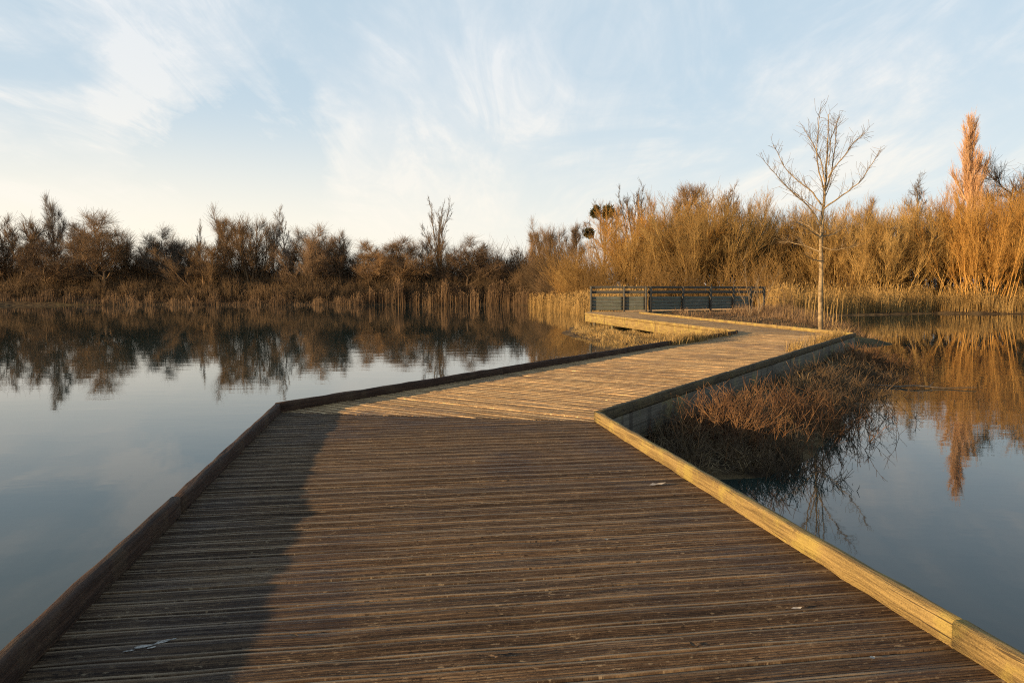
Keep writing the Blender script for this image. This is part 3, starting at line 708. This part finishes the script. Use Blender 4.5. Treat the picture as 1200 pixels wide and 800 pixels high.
# reeds
def reeds(q, h, w, plume, lean, mat, label, droop=.15):
    n = len(q); b = on_ground(q)
    stuff('reeds', blades('reeds', b, h, rs.normal(0, lean, (n, 2)) * h[:, None] + np.array([.04, 0]) * h[:, None], np.full(n, w), rs, plume, droop), mat, label, 'reeds')
q, d = along([(-19, 92.6), (-12, 93.4), (0, 92.2), (3.2, 85.5)], 9000, -1.2, 2.0); keep = rs.uniform(0, 1, len(q)) < clumpy(q, .55) * .9; q = q[keep]
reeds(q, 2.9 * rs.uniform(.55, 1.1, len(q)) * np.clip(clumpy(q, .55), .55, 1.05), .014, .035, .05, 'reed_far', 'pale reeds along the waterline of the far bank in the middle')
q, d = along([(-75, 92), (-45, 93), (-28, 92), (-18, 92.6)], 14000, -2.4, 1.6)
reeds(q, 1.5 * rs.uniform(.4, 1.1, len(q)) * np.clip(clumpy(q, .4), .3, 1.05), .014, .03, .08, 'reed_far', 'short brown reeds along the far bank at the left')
q, d = along([(3.2, 84), (4.0, 74), (5.0, 66), (5.8, 58), (6.2, 50)], 9000, -1.5, 3.5, (1, .1))
reeds(q, 1.7 * rs.uniform(.4, 1.1, len(q)), .009, .03, .08, 'reed', 'sunlit golden reeds left of the railing')
q, d = along([(18.4, 51.0), (24, 53.7), (28.5, 56.0), (33, 58.2), (38, 57), (60, 51.2), (90, 45)], 60000, -.7, 5.0)
reeds(q, 1.9 * rs.uniform(.45, 1.12, len(q)) * np.clip(clumpy(q, .9), .5, 1.05), .008, .022, .10, 'reed', 'golden reeds along the waterline of the right bank')
# dry weeds on the spit around the lone tree
def in_poly(P, n):
    P = np.array(P, float); lo, hi = P.min(0), P.max(0); out = np.zeros((0, 2))
    while len(out) < n:
        c = rs.uniform(lo, hi, (n * 3, 2)); out = np.concatenate([out, c[poly_sd(c[:, 0], c[:, 1], P) > 0]])
    return out[:n]
spit = [(13.6, 46), (12.6, 36), (11.4, 26.2), (12.6, 25), (13.6, 29), (16, 37), (19, 45), (20, 51), (17, 50)]
q = in_poly(spit, 9000); n = len(q)
stuff('dry_grass', blades('dry_grass', on_ground(q), rs.uniform(.2, .75, n) * clumpy(q, 1.3), rs.normal(0, .22, (n, 2)), np.full(n, .008), rs), 'dead_weed' if 'dead_weed' in M else 'reed_far', 'dry brown weeds covering the spit of land around the lone pale tree', 'grass')
q = in_poly([(8.0, 43.5), (9.6, 36), (10.9, 28.5), (11.6, 27), (13.4, 36), (13.8, 44.5)], 5200); n = len(q)
stuff('dry_grass', blades('dry_grass', on_ground(q), rs.uniform(.08, .42, n) * clumpy(q, 1.1), rs.normal(0, .14, (n, 2)), np.full(n, .008), rs), 'reed_far', 'short brown grass between the far run and the foot of the railing', 'grass')
q = in_poly([(13.2, 42), (11.9, 27), (12.8, 26.3), (13.4, 30), (15, 38)], 60)
reeds(q, rs.uniform(1.0, 2.2, len(q)), .009, .02, .10, 'reed', 'thin tall dry stalks beside the trunk of the lone pale tree')
tri = [(3.2, 36.5), (5.6, 30), (7.2, 23.6), (6.4, 22.4), (5.4, 21.8), (3.2, 24.2), (2.4, 30)]
q = in_poly(tri, 17000); n = len(q); gh = rs.uniform(.08, .30, n) * np.clip(clumpy(q, 1.9), .4, 1.1)
stuff('dry_grass', blades('dry_grass', on_ground(q), gh, rs.normal(0, .13, (n, 2)), np.full(n, .0045), rs, 0, .3), 'dry_grass', 'pale golden grass in the wedge between the middle and far runs of the boardwalk', 'grass')

# grass growing through the deck edges
def tufts(line, n, hh, spread, label, bias):
    a, b = line; f = rs.beta(1.1, 1.1, n); cen = rs.uniform(0, 1, 9); f = np.clip(cen[rs.integers(0, 9, n)] + rs.normal(0, .045, n), 0, 1)
    q = a + (b - a) * f[:, None] + rs.normal(0, spread, (n, 2)) + bias
    base = np.concatenate([q, np.full((n, 1), ZD - .03)], 1)
    stuff('dry_grass', blades('dry_grass', base, hh * rs.uniform(.3, 1, n), rs.normal(0, .12, (n, 2)), np.full(n, .004), rs, 0, .5), 'dry_grass', label, 'grass')
d2 = (Rp[2] - Rp[1]) / np.linalg.norm(Rp[2] - Rp[1]); n2 = np.array([d2[1], -d2[0]])
tufts((Rp[1] + (Rp[2] - Rp[1]) * .60 - n2 * .25, Rp[1] + (Rp[2] - Rp[1]) * .97 - n2 * .26), 1000, .46, .09, 'tufts of pale dry grass growing through boards along the right kerb of the middle run', 0)
tufts((Lp[1] + (Lp[2] - Lp[1]) * .68, Lp[1] + (Lp[2] - Lp[1]) * .93), 2600, .38, .13, 'dry grass creeping over the left kerb of the middle run', 0)

# ------------------------------------------------------------------ brambles beside the middle run
def clump(name, label, cat, X, Y, h, n, lean, mat, seed, rad=.008, spread=.5, twigs=3, grp=None):
    global rs
    keep = rs; rs = np.random.default_rng(seed)
    q = rs.normal(0, spread, (n, 2)) + np.array([X, Y]); b = on_ground(q); b[:, 2] = np.maximum(b[:, 2], -.12)
    S = brush(b, h * rs.uniform(.45, 1.1, n), rad, lean, twigs)
    z = float(max(0, land_z(np.array([X]), np.array([Y]))[0])); S[:, 0:3] -= (X, Y, z); S[:, 3:6] -= (X, Y, z)
    o = link(name, tubes(name, S), M[mat]); o.location = (X, Y, z); tag(o, label, cat, grp); rs = keep
gb = 'leafless shrubs growing beside the middle run'
clump('shrub', 'rusty red leafless shrub tucked into the angle of the near and middle runs', 'shrub', 2.45, 8.25, .52, 330, .5, 'red_stem', 1, .0048, .36, 3, gb)
clump('shrub', 'reddish brown shrub next along the grey beam from the rusty red one', 'shrub', 3.65, 9.3, .47, 330, .55, 'red_stem', 2, .0048, .38, 3, gb)
clump('shrub', 'dark tangled shrub spilling furthest out over the water beside the middle run', 'shrub', 4.7, 10.7, .42, 300, .65, 'tangle', 3, .0048, .36, 3, gb)
clump('shrub', 'brown twiggy shrub against the middle of the grey beam', 'shrub', 5.6, 12.6, .42, 320, .6, 'dead_stem', 4, .005, .36, 3, gb)
clump('shrub', 'dark shrub below the far half of the grey beam', 'shrub', 7.0, 14.8, .40, 280, .6, 'dead_stem', 5, .006, .38, 3, gb)
clump('shrub', 'russet shrub near the outer corner of the boardwalk', 'shrub', 8.4, 17.0, .50, 300, .5, 'red_stem', 6, .0065, .36, 3, gb)
clump('shrub', 'dark low shrub in front of the rusty red one, closest to the near right kerb', 'shrub', 2.5, 7.45, .30, 300, .6, 'tangle', 9, .005, .35, 3, gb)
mound = [(1.1, 7.0), (2.3, 7.05), (3.8, 8.8), (5.3, 11.4), (7.0, 14.4), (9.3, 18.2), (10.2, 21), (8.0, 18.6), (4.6, 12.8), (1.5, 8.3)]
q = in_poly(mound, 15000); n = len(q)
stuff('dead_grass', blades('dead_grass', on_ground(q), rs.uniform(.06, .45, n) * clumpy(q, 2.3), rs.normal(0, .2, (n, 2)), np.full(n, .0035), rs, 0, .8), 'straw', 'matted brown dead grass and sedge between the shrubs beside the middle run', 'grass')

# floating branch on the right
a = ground(1053, 453, .02); b = ground(1144, 455, .02); S = []
for i in range(10):
    f0, f1 = i / 10, (i + 1) / 10; p0 = a + (b - a) * f0; p1 = a + (b - a) * f1
    zz = lambda f: .015 + .035 * math.sin(f * 7) * (1 - f) + .02 * f
    S.append((p0[0], p0[1], zz(f0), p1[0], p1[1], zz(f1), .020 - .012 * f0, .020 - .012 * f1))
m0 = a + (b - a) * .4
S += [(m0[0], m0[1], .03, m0[0] + .22, m0[1] + .25, .09, .008, .004), (a[0], a[1], .02, a[0] - .5, a[1] + .3, .03, .02, .012)]
o = link('floating_branch', tubes('floating_branch', S, 6), M['black_twig']); tag(o, 'thin dark branch floating on the water near the right-hand shrubs', 'branch')

# litter on the near boards
rl_ = random.Random(9)
def leaf(px, py, size, label, mat, az=None):
    p = ground(px, py, ZD); V = []; az = az if az is not None else rl_.uniform(0, 6.28); k = 9
    out = [(-1, 0, .1), (-.55, .34, .3), (0, .46, .16), (.55, .3, .35), (1, 0, .55), (.5, -.34, .25), (0, -.42, .3), (-.6, -.3, .12), (0, 0, 0)]
    for x, y, z in out:
        x, y = x + rl_.gauss(0, .08), y + rl_.gauss(0, .06)
        V.append(((x * math.cos(az) - y * math.sin(az)) * size, (x * math.sin(az) + y * math.cos(az)) * size, z * size * .7))
    me = np_mesh('fallen_leaf', np.array(V), np.array([(i, (i + 1) % 8, 8) for i in range(8)]), [3] * 8)
    o = link('fallen_leaf', me, M[mat]); o.location = (p[0], p[1], ZD + .004); tag(o, label, 'leaf', 'small dead leaves lying on the near boards')
M['leaf'] = bark('dead_leaf', (.10, .06, .03), (.24, .15, .08), 60, .4)
M['pale_leaf'] = bark('bleached_leaf', (.42, .36, .28), (.58, .50, .40), 40, .2)
leaf(345, 746, .022, 'curled dead leaf on the near boards right of the kerb shadow', 'leaf')
leaf(578, 771, .020, 'dark curled leaf in a groove at the bottom middle of the near boards', 'leaf')
leaf(814, 757, .022, 'dark curled leaf on the near boards below the pale leaf fragment', 'leaf')
leaf(934, 714, .022, 'pale leaf fragment on the near boards left of the right kerb', 'pale_leaf', 0)
leaf(1022, 772, .020, 'pale round leaf fragment nearest the joint of the right kerb', 'pale_leaf')
leaf(711, 633, .014, 'tiny pale leaf fragment in the middle of the near boards', 'pale_leaf')
leaf(770, 569, .05, 'long pale strip of bark on the near boards beside the right kerb', 'pale_leaf', .15)
# pale smeared dropping in the kerb shadow: a thin uneven crust
p = ground(170, 757, ZD); rd = random.Random(2); V, Fc = [], []
for (cx, cy, rx, ry) in ((0, 0, .042, .013), (.055, .012, .030, .012), (-.052, -.012, .022, .006), (.02, -.022, .016, .006), (.095, .016, .012, .005)):
    b = len(V); V.append((cx, cy, .0035)); k = 14
    for i in range(k):
        t = 2 * math.pi * i / k; q = rd.uniform(.55, 1.2); V.append((cx + rx * q * math.cos(t), cy + ry * q * math.sin(t), .0008))
    Fc += [(b, b + 1 + i, b + 1 + (i + 1) % k) for i in range(k)]
me = np_mesh('bird_dropping', np.array(V), np.array(Fc), [3] * len(Fc))
M['dropping'] = bark('dried_dropping', (.16, .14, .115), (.46, .43, .37), 70, .1)
o = link('bird_dropping', me, M['dropping']); o.location = (p[0], p[1], ZD + .001); o.rotation_euler = (0, 0, .45); tag(o, 'pale dried bird dropping on the boards in the shade of the left kerb', 'dropping')

# ------------------------------------------------------------------ sky and light
w = bpy.data.worlds.new('World'); bpy.context.scene.world = w; w.use_nodes = True
n = N(w.node_tree); bg = w.node_tree.nodes['Background']
AZ = math.atan2(SUN_DIR[0], SUN_DIR[1])
sky = n.add('ShaderNodeTexSky', sky_type='NISHITA', sun_disc=False, sun_elevation=SUN_EL, sun_rotation=AZ % (2 * math.pi), altitude=50, air_density=1.0, dust_density=1.2, ozone_density=1.5).outputs[0]
g = n.add('ShaderNodeNewGeometry').outputs['Incoming'] if False else n.add('ShaderNodeTexCoord').outputs['Generated']
sx = n.add('ShaderNodeSeparateXYZ', {0: g}); zc = n.math('MAXIMUM', sx.outputs[2], 0.0)
den = n.math('ADD', zc, .16)
pl = n.add('ShaderNodeCombineXYZ', {0: n.math('DIVIDE', sx.outputs[0], den), 1: n.math('DIVIDE', sx.outputs[1], den), 2: 0.0}).outputs[0]
c1 = n.noise(n.mapping(pl, (1.5, .75, 1), (0, 0, R(10))), 1.15, 8, .62, .9)
c2 = n.noise(n.mapping(pl, (4.2, .8, 1), (0, 0, R(6)), (4, 2, 0)), 1.3, 8, .66, .8)
wisp = n.math('MULTIPLY', n.mapr(c1, .40, .70), n.mapr(c2, .30, .72))
wisp = n.math('ADD', n.math('MULTIPLY', wisp, .9), n.math('MULTIPLY', n.mapr(c1, .36, .74), .36))
wn = n.vmath('ADD', g, n.vmath('MULTIPLY', n.vmath('SUBTRACT', n.add('ShaderNodeTexNoise', {'Vector': g, 'Scale': 4.5, 'Detail': 7.0, 'Roughness': .62}).outputs['Color'], (.5, .5, .5)), (.30, .30, .30)))
wn = n.vmath('NORMALIZE', wn)
def blob(px, py, rad, amp):
    d = ray(px, py); d /= np.linalg.norm(d)
    return n.math('MULTIPLY', n.mapr(n.vmath('DISTANCE', wn, tuple(d)), 0.0, rad / F, 1, 0), amp)
def total(bs):
    t = 0.0
    for b in bs: t = n.math('ADD', t, blob(*b))
    return t
add = total([(185, 120, 85, .75), (180, 30, 150, .25), (245, 90, 90, .4), (370, 185, 80, .55), (430, 150, 150, .35), (480, 230, 160, .35), (590, 100, 150, .4), (120, 230, 240, .22), (1060, 160, 220, .25)])
sub = total([(270, 165, 115, 1.0), (300, 205, 60, .4), (60, 120, 110, .08), (230, 200, 70, .3)])
add = n.math('MULTIPLY', add, n.mapr(c2, .22, .66, .35, 1.15))
mask = n.math('SUBTRACT', n.math('ADD', wisp, add), sub, clamp=True)
cloud = n.mix(n.mapr(zc, .0, .35), CLOUD_LOW, CLOUD_HIGH) if 'CLOUD_LOW' in globals() else n.mix(n.mapr(zc, .0, .35), (6.4, 6.0, 5.2), (5.5, 5.6, 5.7))
haze = n.math('MULTIPLY', n.mapr(zc, .0, .30, 1, 0), .55)
base = n.mix(.8, sky, (3.85, 4.75, 5.45))
base = n.mix(haze, base, (5.9, 5.9, 5.6))
glow = n.math('MULTIPLY', n.mapr(n.vmath('DOT_PRODUCT', g, (SUN_DIR[0] * .8, .6, 0.0)), .15, 1.0), n.mapr(zc, .02, .24, 1, 0))
base = n.mix(n.math('MULTIPLY', glow, .85), base, (7.2, 6.4, 5.0))       # the cream light low towards the sun's side
col = n.mix(n.math('MULTIPLY', mask, .80), base, cloud)
col = n.mix(n.mapr(zc, .34, .75), col, n.mix(.5, sky, (1.3, 1.9, 2.9)))      # deeper blue overhead, above the thin cloud
n.l.new(col, bg.inputs[0]); bg.inputs[1].default_value = 0.1
sun = bpy.data.lights.new('sun', 'SUN'); sun.energy = 5.0; sun.angle = R(.6); sun.color = (1.0, .69, .36)
so = bpy.data.objects.new('sun', sun); C.objects.link(so)
sd = Vector((SUN_DIR[0] * math.cos(SUN_EL), SUN_DIR[1] * math.cos(SUN_EL), math.sin(SUN_EL)))
so.rotation_euler = (-sd).to_track_quat('-Z', 'Y').to_euler(); so.location = (-40, -20, 30)

cam = bpy.data.cameras.new('camera'); co = bpy.data.objects.new('camera', cam); C.objects.link(co)
cam.sensor_width = 36; cam.lens = F / 1200 * 36; cam.clip_end = 6000; cam.clip_start = .05
co.location = (0, 0, HC); co.rotation_euler = (math.pi / 2 - PITCH, 0, 0)
sc = bpy.context.scene; sc.camera = co
sc.view_settings.view_transform = 'Standard'; sc.view_settings.look = 'None'; sc.view_settings.exposure = 0.70; sc.view_settings.gamma = 1.0
sc.cycles.use_denoising = False; sc.cycles.max_bounces = 6; sc.cycles.sample_clamp_indirect = 3; sc.cycles.sample_clamp_direct = 8; sc.cycles.filter_width = 1.1; sc.cycles.caustics_reflective = False; sc.cycles.caustics_refractive = False
